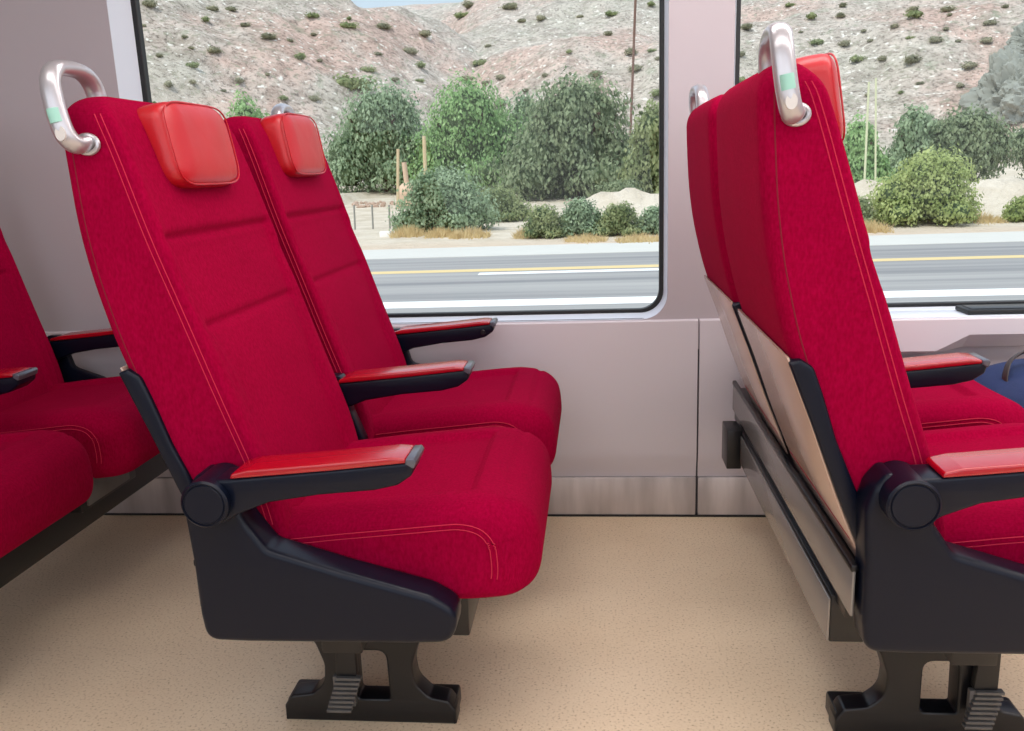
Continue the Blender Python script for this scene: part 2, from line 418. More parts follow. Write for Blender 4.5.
def make_seat(kind,name):
    dy=0 if kind=='aisle' else PS
    org=(-.42,1.44+dy,0)
    root=empty(name,org,'x','seat'); 
    def add(o): KIDS.append(o); return o
    v,f=back_mesh(dy); bk=add(mk('backrest',v,f,M['fabric'],root,ang=70,org=org))
    # seams: on the near and far side, just behind the front edge, and at the rear corner
    yc=(YA+YB)/2
    for off in (.012,.021):
      for side in (0,1):
        p=[]
        for k in range(60):
            z=.47+(1.112-.47)*k/59
            ins=0 if z<ZT-.048 else .048*(1-math.sqrt(max(0,1-((z-(ZT-.048))/.048)**2)))
            y=(YA+ss(.9,1.14,z)*.008+ins*1.15-.0002) if side==0 else (YB-ss(.9,1.14,z)*.012-ins*1.15+.0002)
            p.append((interp(XF,z)-off-ins*.5,y+dy,z))
        st=add(tube('seam',p,.0009,M['stitch'],bk,seg=6)); st.data.transform(Matrix.Translation([-c for c in org]))
    p=[]
    for k in range(60):
        z=.72+(1.10-.72)*k/59; p.append((interp(XR,z)+.020,YA+ss(.9,1.14,z)*.008+.0003+dy,z))
    st=add(tube('seam',p,.0011,plain_dark(),bk,seg=6)); st.data.transform(Matrix.Translation([-c for c in org]))
    # cushion
    v,f=cus_mesh(dy); cu=add(mk('cushion',v,f,M['fabric'],root,ang=70,org=org))
    L=len(CUS)
    for off in (.020,.028):
        p=[]
        for i,q in enumerate(CUS):
            if q[0]>-.50 and q[1]>(.37 if q[0]>-.2 else .44):
                d=(CUS[(i+1)%L]-CUS[i-1]).normalized(); nr=Vector((d[1],-d[0]))
                ii=off; 
                # point on the rounded rim: inset follows quarter circle
                a=math.asin(max(0,min(1,1-ii/.03)));y=CA+.03*(1-math.cos(a))
                rg=cus_ring(y,ii)[i]; p.append((rg[0],rg[1]-.0010+dy,rg[2]))
        # order points along the outline from the back to the nose
        p.sort(key=lambda t:math.atan2(t[2]-.38,t[0]+.33),reverse=True)
        st=add(tube('seam',p,.0009,M['stitch'],cu,seg=6)); st.data.transform(Matrix.Translation([-c for c in org]))
    # plastic back shell with beige panel
    S=[(-.7455,.724,.003),(-.730,.730,.006),(-.711,.718,.02),(-.697,.680,.05),(-.674,.607,.05),(-.622,.481,.05),(-.600,.43,.02),(-.628,.42,.02),(-.672,.53,.05),(-.709,.63,.05)]
    sh=add(plate('back_shell',round_poly(S,.01),YA-.008+dy,YB+.006+dy,M['black'],root,.005,3,org=org)); sh.location.x+=.004
    bp_=[(-.7455,.730),(-.7335,.695),(-.7105,.635),(-.6735,.53),(-.6375,.44),(-.622,.402)]
    poly=[(x-.001,z) for x,z in catmull([(a,b,0) for a,b in bp_],5) for _ in (0,)] if False else None
    cv=catmull([(a,b,0) for a,b in bp_],5); out=[(c[0]-.002,c[1]) for c in cv]; inn=[(c[0]+.002,c[1]) for c in reversed(cv)]
    pn=add(plate('beige_panel',out+inn,YA+.004+dy,YB-.012+dy,M['shell'],sh,.0015,2)); pn.data.transform(Matrix.Translation([-c for c in org]))
    pn['label']='glossy beige panel on the rear of the backrest'
    # headrest
    hv=[];hf=[];nu,nv=36,28
    cx,cyy,cz=-.688,1.448+dy,1.078; hx,hy,hz=.036,.122,.070; til=-.16
    for i in range(nu):
        ph=-PI/2+PI*i/(nu-1)
        for j in range(nv*2):
            th=2*PI*j/(nv*2)
            def sp(v,e): return math.copysign(abs(v)**e,v)
            a=sp(math.cos(ph),.45); b=sp(math.sin(ph),.45)
            x=hx*b; y=hy*a*sp(math.cos(th),.38); z=hz*a*sp(math.sin(th),.38)
            w=noise.noise(Vector((x*30,y*22,z*14+3)))*.0035*(1 if abs(y)>.07 else .5)+.003*math.cos(y*16)*(1 if x>0 else 0)
            x+=w
            X=cx+x*math.cos(til)+z*math.sin(til)*1.0; Z=cz+z*math.cos(til)-x*math.sin(til)
            hv.append((X,cyy+y,Z))
    for i in range(nu-1):
        for j in range(nv*2):
            q=nv*2; hf.append((i*q+j,i*q+(j+1)%q,(i+1)*q+(j+1)%q,(i+1)*q+j))
    hd=add(mk('headrest',hv,hf,M['leather'],root,ang=80,org=org)); hd['label']='padded red leather headrest cushion'
    p=[]
    for j in range(64):
        th=2*PI*j/64
        def sp(v,e): return math.copysign(abs(v)**e,v)
        y=hy*.965*sp(math.cos(th),.38); z=hz*.955*sp(math.sin(th),.38); x=hx*.80
        p.append((cx+x*math.cos(til)+z*math.sin(til),cyy+y,cz+z*math.cos(til)-x*math.sin(til)))
    st=add(tube('headrest_piping',p,.0016,M['leather'],hd,seg=6,closed=True)); st.data.transform(Matrix.Translation([-c for c in org]))
    # grab handle
    mir=(lambda y:y) if kind=='aisle' else (lambda y:2*1.4435-y)
    ctl=[(-.744,1.240,1.070),(-.750,1.222,1.068),(-.757,1.211,1.080),(-.763,1.208,1.105),(-.768,1.209,1.138),(-.770,1.213,1.158),(-.770,1.224,1.173),(-.770,1.245,1.178),(-.768,1.275,1.178),(-.767,1.300,1.171),(-.766,1.315,1.155),(-.764,1.320,1.13),(-.762,1.322,1.11)]
    pth=[(q[0],mir(q[1])+dy,q[2]) for q in catmull(ctl,5)]
    gh=add(tube('grab_handle',pth,.0112,M['alu'],root,rb=.0155,seg=16,org=org)); gh['label']='silver metal grab handle at the top corner of the backrest'
    k=max(range(len(pth)),key=lambda i:-abs(pth[i][2]-1.108)-(0 if i<30 else 9))
    bd=add(tube('handle_band',pth[k-1:k+3],.0116,M['mint'],gh,rb=.0159,seg=16)); bd.data.transform(Matrix.Translation([-c for c in org]))
    bd['label']='pale mint green band around the handle'
    # escutcheon ring and screw cover
    cyp=mir(1.238)+dy; s=-1 if kind=='aisle' else 1
    ring=[]
    for j in range(28):
        w=2*PI*j/28; ring.append((-.743+.0165*math.cos(w),cyp+s*.001,1.069+.0125*math.sin(w)))
    es=add(tube('handle_collar',ring,.004,M['alu'],gh,seg=8,closed=True)); es.data.transform(Matrix.Translation([-c for c in org]))
    q=Vector((-.758,mir(1.2045)+dy,1.084)); vs=[];fs=[]
    for j in range(20):
        w=2*PI*j/20
        vs.append((q[0]+.0078*math.cos(w),q[1]+s*-.0+ (-.0065 if s<0 else .0065),q[2]+.0105*math.sin(w)))
        vs.append((q[0]+.0085*math.cos(w),q[1]+(.006 if s<0 else -.006),q[2]+.0112*math.sin(w)))
    for j in range(20): fs.append((2*j,2*((j+1)%20),2*((j+1)%20)+1,2*j+1))
    fs.append(tuple(2*j for j in range(20)))
    ov=add(mk('screw_cover',vs,fs,M['oval'],gh)); ov.data.transform(Matrix.Translation([-c for c in org]))
    # arms
    if kind=='aisle':
        arm(root,org,0,0,0,True)
        am=arm(root,org,.536,.006,.010,False)
        B=[(-.575,.60,.01),(-.535,.60,.01),(-.520,.52,.02),(-.497,.46,.01),(-.50,.40,.01),(-.56,.40,.01)]
        b=add(plate('armrest_bracket',round_poly(B,.01),1.700,1.735,M['black'],am,.003)); b.data.transform(Matrix.Translation([-c for c in org]))
        # side shroud
        H=[(-.610,.576,.014),(-.630,.552,.03),(-.639,.52,.05),(-.634,.43,.05),(-.633,.34,.04),(-.628,.294,.030),(-.56,.292,.02),(-.30,.294,.03),(-.228,.297,.036),(-.218,.350,.035),(-.262,.376,.05),(-.40,.416,.05),(-.512,.452,.025),(-.541,.495,.03),(-.556,.53,.01),(-.57,.56,.01)]
        sd=add(plate('side_shroud',round_poly(H,.01,6),1.178,1.240,M['black'],root,.011,5,org=org,ang=50))
    else:
        am=arm(root,org,1.086,-.006,.006,False)
        B=[(-.575,.595,.01),(-.535,.595,.01),(-.510,.50,.02),(-.43,.47,.01),(-.40,.455,.01),(-.42,.43,.01),(-.56,.43,.01)]
        b=add(plate('armrest_bracket',round_poly(B,.01),1.212+PS,1.235+PS,M['black'],am,.003)); 
        b.data.transform(Matrix.Translation((-org[0],-org[1]+.520,0)))
        bt=add(cyl_y('armrest_button',-.305,.585,.007,1.161+1.08,1.175+1.08,M['black2'],am,bev=.001,seg=20)); bt.data.transform(Matrix.Translation([-c for c in org]))
    return root,org
_pd=[None]
def plain_dark():
    if not _pd[0]: _pd[0]=plain('dark_red_seam',srgb(120,0,30),.9)
    return _pd[0]
def make_frame():
    org=(-.44,1.42,0)
    root=empty('seat_frame',org,'x','seat frame')
    def add(o): KIDS.append(o); return o
    # pedestal leg: an H-shaped casting with a window
    O=[(-.602,0,.002),(-.602,.030,.008),(-.588,.052,.012),(-.545,.058,.02),(-.520,.080,.04),(-.517,.120,.05),(-.530,.160,.05),(-.556,.205,.03),(-.556,.31,.002),(-.312,.31,.002),(-.312,.205,.03),(-.338,.160,.05),(-.350,.120,.05),(-.346,.082,.04),(-.322,.056,.02),(-.286,.048,.012),(-.272,.028,.008),(-.272,0,.002)]
    hole=[(-.458,.050,.008),(-.458,.150,.02),(-.398,.150,.02),(-.396,.050,.004)]
    lg=add(plate('leg',round_poly(O,.01),1.392,1.438,M['black2'],root,.005,3,holes=[round_poly(hole,.01)],org=org))
    for fx0,fx1,fz in ((-.600,-.530,.040),(-.344,-.274,.036)):
        ft=box('foot',fx0,fx1,1.400,1.470,0,fz,M['black2'],lg,.006,org); add(ft)
    for bx in (-.530,-.36):
        bt=cyl_y('bolt',bx,.186,.006,1.388,1.394,M['grey'],lg,seg=12,bev=.001); bt.data.transform(Matrix.Translation([-c for c in org])); add(bt)
    # ribbed pedal
    bm=bmesh.new(); r=None
    for k in range(8):
        z=.048+.0085*k; x=-.505+.0028*k
        box_bm(bm,x,x+.046,1.350+.0015*k,1.364+.0015*k,z,z+.0055,.001)
    box_bm(bm,-.494,-.454,1.3665,1.378,.050,.112,.002)
    pe=from_bm('pedal',bm,M['grey'],root,org=org); add(pe); pe['label']='ribbed grey foot pedal on the leg'
    pr=add(plate('pedal_arm',round_poly([(-.488,.11),(-.448,.11),(-.448,.20),(-.478,.29),(-.50,.29),(-.482,.19)],.008),1.368,1.385,M['black2'],root,.002,org=org))
    # beams across the bench
    add(box('seat_pan',-.50,-.235,1.26,2.30,.30,.333,M['black2'],root,.003,org))
    add(box('front_beam',-.268,-.230,1.345,2.34,.212,.318,M['black2'],root,.004,org))
    add(box('middle_beam',-.47,-.40,1.26,2.36,.225,.335,M['black2'],root,.004,org))
    add(box('front_bracket',-.270,-.240,1.355,1.40,.225,.335,M['black2'],root,.003,org))
    rl=add(box('rear_rail',-.645,-.639,1.205,2.33,.338,.414,M['rail'],root,.003,org)); rl['label']='grey glossy rail behind the seats'
    tr=box('rail_trim',-.647,-.636,1.205,2.33,.410,.422,M['black2'],rl,.003); tr.data.transform(Matrix.Translation([-c for c in org])); add(tr)
    bm=bmesh.new(); box_bm(bm,-.639,-.600,1.25,2.33,.31,.40,.003); add(from_bm('rear_panel',bm,M['black2'],root,org=org))
    lr=add(box('lower_rail',-.650,-.646,1.302,2.16,.240,.316,M['rail'],root,.002,org))
    add(box('lower_duct',-.646,-.590,1.302,2.25,.238,.322,M['black2'],root,.003,org))
    add(box('end_block',-.684,-.646,2.16,2.25,.225,.330,M['black2'],root,.003,org))
    # control box between the cushions
    cb=add(box('control_box',-.33,-.20,1.75,1.99,.27,.355,M['black2'],root,.004,org))
    f=box('box_face',-.201,-.194,1.77,1.95,.28,.35,M['grey'],cb,.002); f.data.transform(Matrix.Translation([-c for c in org])); add(f)
    return root,org
A,oa=make_seat('aisle','train_seat'); Wd,ow=make_seat('window','train_seat'); Fr,of=make_frame()
G='red train seats'
labels={('a',1):'high-backed red seat on the aisle, side fully seen, in the middle of the photo',
('w',1):'red window seat behind the central aisle seat, below the large window',
('a',0):'red aisle seat at the left edge, of which only the cushion shows',
('w',0):'red window seat at the left edge, leaning backrest and cushion both in view',
('a',2):'red aisle seat on the right, seen from behind with beige back panel and silver handle',
('w',2):'red window seat on the right, half hidden behind the nearest right-hand seat'}
flab={1:'black frame on a H-shaped leg carrying the central pair of red seats',
0:'black beam frame under the pair of red seats at the left edge',
2:'black leg and grey rear rails carrying the right-hand pair of red seats'}
for r in (1,0,2):
    for key,proto,o0 in (('a',A,oa),('w',Wd,ow),('f',Fr,of)):
        ob=proto if r==1 else copy_tree(proto)
        ob.location=(o0[0]+(r-1)*XM+(.026 if r==0 else 0),o0[1],0)
        if key=='f' and r==2:
            for c in col.objects:
                if c.parent==ob and c.name.startswith('pedal'): c.location.x+=.105
        if key=='f': tag(ob,flab[r],'seat frame','frames under the pairs of seats')
        else: tag(ob,labels[(key,r)],'seat',G)

for o in col.objects:
    if o.parent is None: continue
    rt=o.parent.get('label','')
    if o.name.startswith('headrest') and not o.name.startswith('headrest_piping'):
        if rt==labels[('a',1)]: o.location.z-=.012
        if rt==labels[('a',2)]: o.location.z+=.012
def recline(root,deg,px=-.60,pz=.50):
    # lean the backrest with everything fixed on it; positive = more upright
    a=math.radians(deg); piv=Vector((px-(-.42),0,pz)); Rm=Matrix.Rotation(a,4,'Y')
    for c in list(col.objects):
        if c.parent==root and c.name.split('.')[0] in ('backrest','headrest','grab_handle','back_shell'):
            c.matrix_local=Matrix.Translation(piv)@Rm@Matrix.Translation(-piv)@Matrix.Translation(c.location)
for o in list(col.objects):
    if o.get('label')==labels[('w',0)]: recline(o,2.6)
# ------------------------------------------------------------------ carriage shell
YW=2.381; YG=2.430
def struct(o): o['kind']='structure'; return o
def rrect(x0,x1,z0,z1,r,n=8):
    out=[]
    for cx,cz,a in ((x1-r,z0+r,-PI/2),(x1-r,z1-r,0),(x0+r,z1-r,PI/2),(x0+r,z0+r,PI)):
        for k in range(n+1):
            w=a+PI/2*k/n; out.append((cx+r*math.cos(w),cz+r*math.sin(w)))
    return out
WIN=[(-1.316,.196,-1.268,.188),(.365,2.05,.375,2.04),(-3.4,-1.9,-3.35,-1.91)]
holes=[rrect(a,b,.588,1.78,.07) for a,b,_,_ in WIN]
struct(plate('wall_window_side',[(-3.6,.50),(3.2,.50),(3.2,2.1),(-3.6,2.1)],YW,YW+.04,M['wall'],None,.001,1,holes=holes,ang=20))
for i,(a,b,c,d) in enumerate(WIN):
    o_=rrect(a,b,.588,1.78,.07); g_=rrect(c,d,.6,1.77,.062)
    vs=[(x,YW,z) for x,z in o_]+[(x,YG,z) for x,z in g_]; n=len(o_)
    g2=rrect(c-.02,d+.02,.58,1.79,.07)
    fs=[(k,(k+1)%n,n+(k+1)%n,n+k) for k in range(n)]
    w=struct(mk('window_%d'%(i+1),vs,fs,M['reveal'],ang=50))
    # seal
    s_in=rrect(c+.011,d-.011,.609,1.76,.055)
    pl=[(x,z) for x,z in g2]
    sl=plate('window_seal',pl,YG-.004,YG+.02,M['seal'],w,.002,1,holes=[s_in])
    gl=mk('window_pane',[(x,YG+.008,z) for x,z in rrect(c,d,.6,1.77,.06)],[tuple(range(len(s_in)))],M['glass'],w,False)
# lower wall: panels with a rounded foot, split by a narrow joint at x=.281
def lower(name,x0,x1):
    pr=[(YW+.02,.586),(YW-.006,.586),(YW-.010,.582),(YW-.010,.20),(YW-.008,.175),(YW-.001,.150),(YW+.003,.122),(YW+.03,.122)]
    vs=[];n=len(pr)
    for x in (x0,x1): vs+=[(x,y,z) for y,z in pr]
    fs=[(k,k+1,n+k+1,n+k) for k in range(n-1)]+[tuple(range(n)),tuple(range(n,2*n))]
    return struct(mk(name,vs,fs,M['wall2'],ang=30))
lower('trim_1',-3.6,.2795); lower('trim_2',.2845,3.2)
struct(box('trim_3',-3.6,3.2,YW+.004,YW+.03,0,.59,M['joint'],None,.001))
for nm,x0,x1 in (('baseboard_left',-3.6,.2785),('baseboard_right',.2855,3.2)):
    struct(box(nm,x0,x1,YW-.006,YW+.01,.006,.121,M['steel'],None,.001))
struct(box('trim_4',-3.6,3.2,YW-.008,YW+.01,0,.0065,M['seal'],None,.001))
struct(box('floor',-3.6,3.2,-.6,YW+.02,-.06,0,M['floor'],None,0))
struct(box('ceiling',-3.6,3.2,-.6,YW+.05,2.1,2.16,M['ceil'],None,0))
h2=[rrect(a,b,.62,1.75,.07) for a,b in ((-3.2,-1.7),(-1.5,0.0),(.2,1.7),(1.9,3.0))]
struct(plate('wall_aisle_side',[(-3.6,0),(3.2,0),(3.2,2.1),(-3.6,2.1)],-.66,-.6,M['wall'],None,.001,1,holes=h2,ang=20))
struct(box('wall_left',-3.66,-3.6,-.6,YW+.05,0,2.1,M['wall'],None,0))
struct(box('wall_right',3.2,3.26,-.6,YW+.05,0,2.1,M['wall'],None,0))
# wall console under the right window
yf=2.262
prof_l=[(YW-.009,.596),(yf+.004,.596),(yf,.592),(yf,.51),(yf+.008,.503),(YW-.009,.497)]
prof_r=[(YW-.009,.596),(yf+.004,.596),(yf,.592),(yf,.552),(yf+.04,.512),(YW-.009,.500)]
vs=[];st=[(.60,prof_l),(.875,prof_l),(.955,prof_r),(2.0,prof_r)]
st[0]=(.60,[(YW-.009,.596),(YW-.02,.596),(YW-.022,.592),(YW-.022,.52),(YW-.02,.51),(YW-.009,.497)])
st.insert(1,(.70,prof_l))
fs=[]
for x,p in st: vs+=[(x,y,z) for y,z in p]
for i in range(len(st)-1):
    for k in range(6): fs.append((i*6+k,i*6+(k+1)%6,(i+1)*6+(k+1)%6,(i+1)*6+k))
fs+=[tuple(range(6)),tuple(range((len(st)-1)*6,len(st)*6))]
cs=empty('wall_console',(.6,YW-.05,.55),'pale console shelf on the wall below the right-hand window','shelf')
o=mk('console_body',vs,fs,M['wall2'],cs,True,20,org=(.6,YW-.05,.55))
o=box('console_top',.70,2.0,yf+.008,YW-.012,.5955,.5985,M['reveal'],cs,.001,org=(.6,YW-.05,.55))
ty=empty('table_flap',(1.15,2.32,.599),'flat black framed tray lying on the console under the right-hand window','tray')
o=box('tray_frame',.955,1.40,2.285,2.368,.5987,.612,M['seal'],ty,.004,org=(1.15,2.32,.599))
o=box('tray_surface',.968,1.39,2.296,2.357,.6115,.614,M['black2'],ty,.001,org=(1.15,2.32,.599))

# ------------------------------------------------------------------ blue bag on the floor
bo=(1.085,2.10,0)
bg=empty('travel_bag',bo,'blue canvas bag with dark strap, standing beyond the right-hand window seat','bag')
vs=[];fs=[];NR=36
levels=[(0,.80),(.02,.95),(.10,1.0),(.25,1.0),(.38,.98),(.45,.90),(.488,.74),(.502,.45),(.505,.0)]
for z,s in levels:
    for k in range(NR):
        w=2*PI*k/NR; sp=lambda v,e:math.copysign(abs(v)**e,v)
        x=.215*s*sp(math.cos(w),.45); y=.115*s*sp(math.sin(w),.5)
        nz=noise.noise(Vector((x*9,y*9,z*11)))*.012*(1 if s>0 else 0)
        zz=z+ (.012*math.cos(x*14) if z>.4 else 0)
        vs.append((x*(1+nz*3)+nz,y*(1+nz*3),zz+(nz*.8 if z>.05 else 0)))
for i in range(len(levels)-1):
    for k in range(NR): fs.append((i*NR+k,i*NR+(k+1)%NR,(i+1)*NR+(k+1)%NR,(i+1)*NR+k))
fs.append(tuple(range(NR)))
mk('bag_body',vs,fs,M['blue'],bg,ang=60)
pt=catmull([(-.135,-.06,.46),(-.132,-.05,.50),(-.11,-.03,.532),(-.05,-.015,.553),(.05,-.01,.552),(.10,-.03,.52),(.12,-.05,.48),(.122,-.06,.44)],6)
tube('bag_strap',pt,.004,M['strap'],bg,rb=.014,seg=10)
pt=catmull([(-.07,-.112,.44),(-.03,-.125,.47),(.04,-.125,.468),(.10,-.115,.44)],6)
tube('bag_buckle_strap',pt,.016,M['strap'],bg,rb=.010,seg=10)

# ------------------------------------------------------------------ outside
def hill(x,y):
    z=GZ
    z+=1.6*ss(44,85,y)
    # main slope
    foot=96+26*math.exp(-((x+42)/22)**2)-8*ss(10,60,x)
    s=max(0,y-foot)
    z+=s*.42+.12*min(s,30)
    # left spur, nearer
    sp=max(0,min(y-78,60)+(-x-30)*1.15-4)
    spz=min(sp*.46,60)
    spz*=ss(0,8,sp)
    z=max(z,GZ+1.2+spz) if x<-18 else z
    return z
LIM=ray(430,5)[2]/ray(430,5)[1]
def crest(x,y):
    # ridge limit so that the valley opens to a strip of sky between the slopes
    ang=x/y
    lim=LIM+.12*ss(.055,.13,abs(ang+.20))   # elevation slope seen from the railway
    return lim
def height(x,y):
    z=hill(x,y)
    if y>60:
        a=min(1,(y-60)/40)
        n=noise.noise(Vector((x*.045,y*.045,0)))*3.2+noise.noise(Vector((x*.12,y*.12,5)))*1.4+noise.noise(Vector((x*.35,y*.35,9)))*.55
        k=ss(2,12,z)
        z+=n*k+.25*noise.noise(Vector((x*.3,y*.3,1)))*a
    c=crest(x,y)*y+CZ
    if z>c: z=c+ (z-c)*.0+noise.noise(Vector((x*.1,y*.1,2)))*.6
    # sandy bank along the road
    b=math.exp(-((y-36.8)/1.8)**2)
    if x>-3: z+=b*(1.45+.35*noise.noise(Vector((x*.5,y*.5,0)))+.30*noise.noise(Vector((x*1.6,y*1.6,0))))*ss(-3,0,x)
    return z
def ground_at(px,py,ymin=28,ymax=230):
    d=ray(px,py); y=ymin
    while y<ymax:
        t=y/d[1]; z=CZ+d[2]*t; x=d[0]*t
        if z<=height(x,y): return x,y,height(x,y)
        y+=.4
    t=ymax/d[1]; return d[0]*t,ymax,height(d[0]*t,ymax)
def terrain():
    vs=[];fs=[]
    ysl=[];y=29.3
    while y<250: ysl.append(y); y+= .45 if y<46 else (1.0 if y<110 else 1.7)
    nx=260
    for y in ysl:
        x0=-.78*y-14; x1=.86*y+14
        for i in range(nx):
            x=x0+(x1-x0)*i/(nx-1); vs.append((x,y,height(x,y)))
    for j in range(len(ysl)-1):
        for i in range(nx-1):
            a=j*nx+i; fs.append((a,a+1,a+nx+1,a+nx))
    return vs,fs
def terrain_mat():
    mt,nt,b=newmat('rocky_hillside')
    g=N(nt,'ShaderNodeNewGeometry')
    def noi(s,d=5,r=.6):
        n=N(nt,'ShaderNodeTexNoise'); n.inputs['Scale'].default_value=s; n.inputs['Detail'].default_value=d; n.inputs['Roughness'].default_value=r
        nt.links.new(g.outputs['Position'],n.inputs['Vector']); return n
    def ramp(n,*st):
        c=N(nt,'ShaderNodeValToRGB'); e=c.color_ramp.elements
        e[0].position,e[0].color=st[0]; e[1].position,e[1].color=st[1]
        for p,cc in st[2:]: q=e.new(p); q.color=cc
        nt.links.new(n,c.inputs[0]); return c
    def mix(f,a,bb,bt='MIX'):
        m_=N(nt,'ShaderNodeMix',data_type='RGBA',blend_type=bt)
        if isinstance(f,float): m_.inputs[0].default_value=f
        else: nt.links.new(f,m_.inputs[0])
        for s,k in ((a,6),(bb,7)):
            if isinstance(s,tuple): m_.inputs[k].default_value=s
            else: nt.links.new(s,m_.inputs[k])
        return m_.outputs[2]
    big=ramp(noi(.05,6).outputs['Fac'],(.38,srgb(196,188,172)),(.60,srgb(208,178,162)),(.5,srgb(206,192,178)))
    mid=ramp(noi(.45,6,.7).outputs['Fac'],(.36,srgb(134,124,110)),(.58,(1,1,1,1)))
    c=mix(.55,big.outputs[0],mid.outputs[0],'MULTIPLY')
    fine=ramp(noi(1.9,4,.75).outputs['Fac'],(.34,srgb(110,102,92)),(.50,(1,1,1,1)))
    c=mix(.85,c,fine.outputs[0],'MULTIPLY')
    wh=ramp(noi(1.3,3,.5).outputs['Fac'],(.62,(0,0,0,1)),(.68,(1,1,1,1)))
    c=mix(wh.outputs[0],c,srgb(232,226,214))
    sp_=ramp(noi(1.1,2,.5).outputs['Fac'],(.60,(0,0,0,1)),(.66,(.7,.7,.7,1)))
    c=mix(sp_.outputs[0],c,srgb(142,140,118))
    gr=ramp(noi(.33,4,.6).outputs['Fac'],(.60,(0,0,0,1)),(.70,(.45,.45,.45,1)))
    c=mix(gr.outputs[0],c,srgb(128,142,112))
    # flat sandy ground near the road
    sep=N(nt,'ShaderNodeSeparateXYZ'); nt.links.new(g.outputs['Position'],sep.inputs[0])
    mr=N(nt,'ShaderNodeMapRange'); mr.inputs['From Min'].default_value=70; mr.inputs['From Max'].default_value=95
    nt.links.new(sep.outputs[1],mr.inputs[0])
    sand=ramp(noi(.8,5).outputs['Fac'],(.3,srgb(200,186,164)),(.7,srgb(226,214,196)))
    c=mix(mr.outputs[0],sand.outputs[0],c)
    mr3=N(nt,'ShaderNodeMapRange'); mr3.inputs['From Min'].default_value=33; mr3.inputs['From Max'].default_value=29.5
    nt.links.new(sep.outputs[1],mr3.inputs[0]); c=mix(mr3.outputs[0],c,srgb(214,194,172))
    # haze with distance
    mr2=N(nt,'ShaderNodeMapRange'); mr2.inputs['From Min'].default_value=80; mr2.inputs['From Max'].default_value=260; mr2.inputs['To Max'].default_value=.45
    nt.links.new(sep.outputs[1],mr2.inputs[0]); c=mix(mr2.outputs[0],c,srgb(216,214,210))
    nt.links.new(c,b.inputs['Base Color']); b.inputs['Roughness'].default_value=1; b.inputs['Specular IOR Level'].default_value=0
    bp=N(nt,'ShaderNodeBump'); bp.inputs['Strength'].default_value=.8; bp.inputs['Distance'].default_value=.5
    nt.links.new(noi(.9,6,.7).outputs['Fac'],bp.inputs['Height']); nt.links.new(bp.outputs['Normal'],b.inputs['Normal'])
    return mt
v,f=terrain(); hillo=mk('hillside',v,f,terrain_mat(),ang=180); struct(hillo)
# road
def road_mat():
    mt,nt,b=newmat('worn_asphalt')
    g=N(nt,'ShaderNodeNewGeometry'); mp=N(nt,'ShaderNodeMapping'); mp.inputs['Scale'].default_value=(.03,1,1)
    n=N(nt,'ShaderNodeTexNoise'); n.inputs['Scale'].default_value=1.6; n.inputs['Detail'].default_value=4
    nt.links.new(g.outputs['Position'],mp.inputs[0]); nt.links.new(mp.outputs[0],n.inputs[0])
    c=N(nt,'ShaderNodeValToRGB'); e=c.color_ramp.elements; e[0].position=.3; e[0].color=srgb(130,129,129); e[1].position=.7; e[1].color=srgb(170,167,162)
    nt.links.new(n.outputs[0],c.inputs[0]); nt.links.new(c.outputs[0],b.inputs['Base Color']); b.inputs['Roughness'].default_value=.9
    return mt
struct(box('road',-90,90,14.5,26.3,GZ-.3,GZ,road_mat(),None,0))
struct(box('trim_5',-90,90,26.3,29.6,GZ-.3,GZ+.01,plain('pale_gravel_shoulder',srgb(206,203,194),.95,noise_s=1.5,noise_a=.06),None,0))
struct(box('trim_6',-90,90,2.6,14.5,GZ-.3,GZ-.02,plain('trackside_gravel',srgb(196,194,190),.95,noise_s=2,noise_a=.1),None,0))
wl=plain('white_road_paint',srgb(244,244,240),.7); yl=plain('yellow_road_paint',srgb(222,196,140),.7)
tag(box('road_line',-88,88,16.45,17.25,GZ,GZ+.006,wl,None,0),'broad white line along the near edge of the road','road line',None)
tag(box('road_line',-88,88,22.3,22.85,GZ,GZ+.006,yl,None,0),'thin yellow centre line along the road','road line',None)
tag(box('road_line',-3,3,21.6,22.0,GZ,GZ+.006,wl,None,0),'short pale dash beside the yellow centre line','road line',None)

def leaf_mat(n,c1,c2,sc_=1.2):
    mt,nt,b=newmat(n); g=N(nt,'ShaderNodeNewGeometry')
    ns=N(nt,'ShaderNodeTexNoise'); ns.inputs['Scale'].default_value=sc_; ns.inputs['Detail'].default_value=4
    nt.links.new(g.outputs['Position'],ns.inputs['Vector'])
    cr=N(nt,'ShaderNodeValToRGB'); e=cr.color_ramp.elements; e[0].position=.34; e[0].color=c1; e[1].position=.66; e[1].color=c2
    nt.links.new(ns.outputs['Fac'],cr.inputs[0]); nt.links.new(cr.outputs[0],b.inputs['Base Color'])
    b.inputs['Roughness'].default_value=.9; b.inputs['Specular IOR Level'].default_value=.1
    tr=N(nt,'ShaderNodeBsdfTranslucent'); nt.links.new(cr.outputs[0],tr.inputs[0])
    mx=N(nt,'ShaderNodeMixShader'); mx.inputs[0].default_value=.35
    nt.links.new(b.outputs[0],mx.inputs[1]); nt.links.new(tr.outputs[0],mx.inputs[2])
    nt.links.new(mx.outputs[0],nt.nodes['Material Output'].inputs[0]); return mt
LM={'grey':leaf_mat('grey_green_leaves',srgb(128,150,118),srgb(180,198,162)),
'green':leaf_mat('fresh_green_leaves',srgb(128,164,106),srgb(178,206,148)),
'dark':leaf_mat('dull_green_leaves',srgb(112,128,98),srgb(164,176,140)),
'olive':leaf_mat('olive_leaves',srgb(122,136,94),srgb(176,184,136)),
'lime':leaf_mat('yellow_green_leaves',srgb(150,166,102),srgb(196,206,142)),
'scrub':leaf_mat('scrub_leaves',srgb(134,136,112),srgb(182,178,150),.7),
'straw':leaf_mat('dry_grass',srgb(196,170,122),srgb(226,206,160),3)}
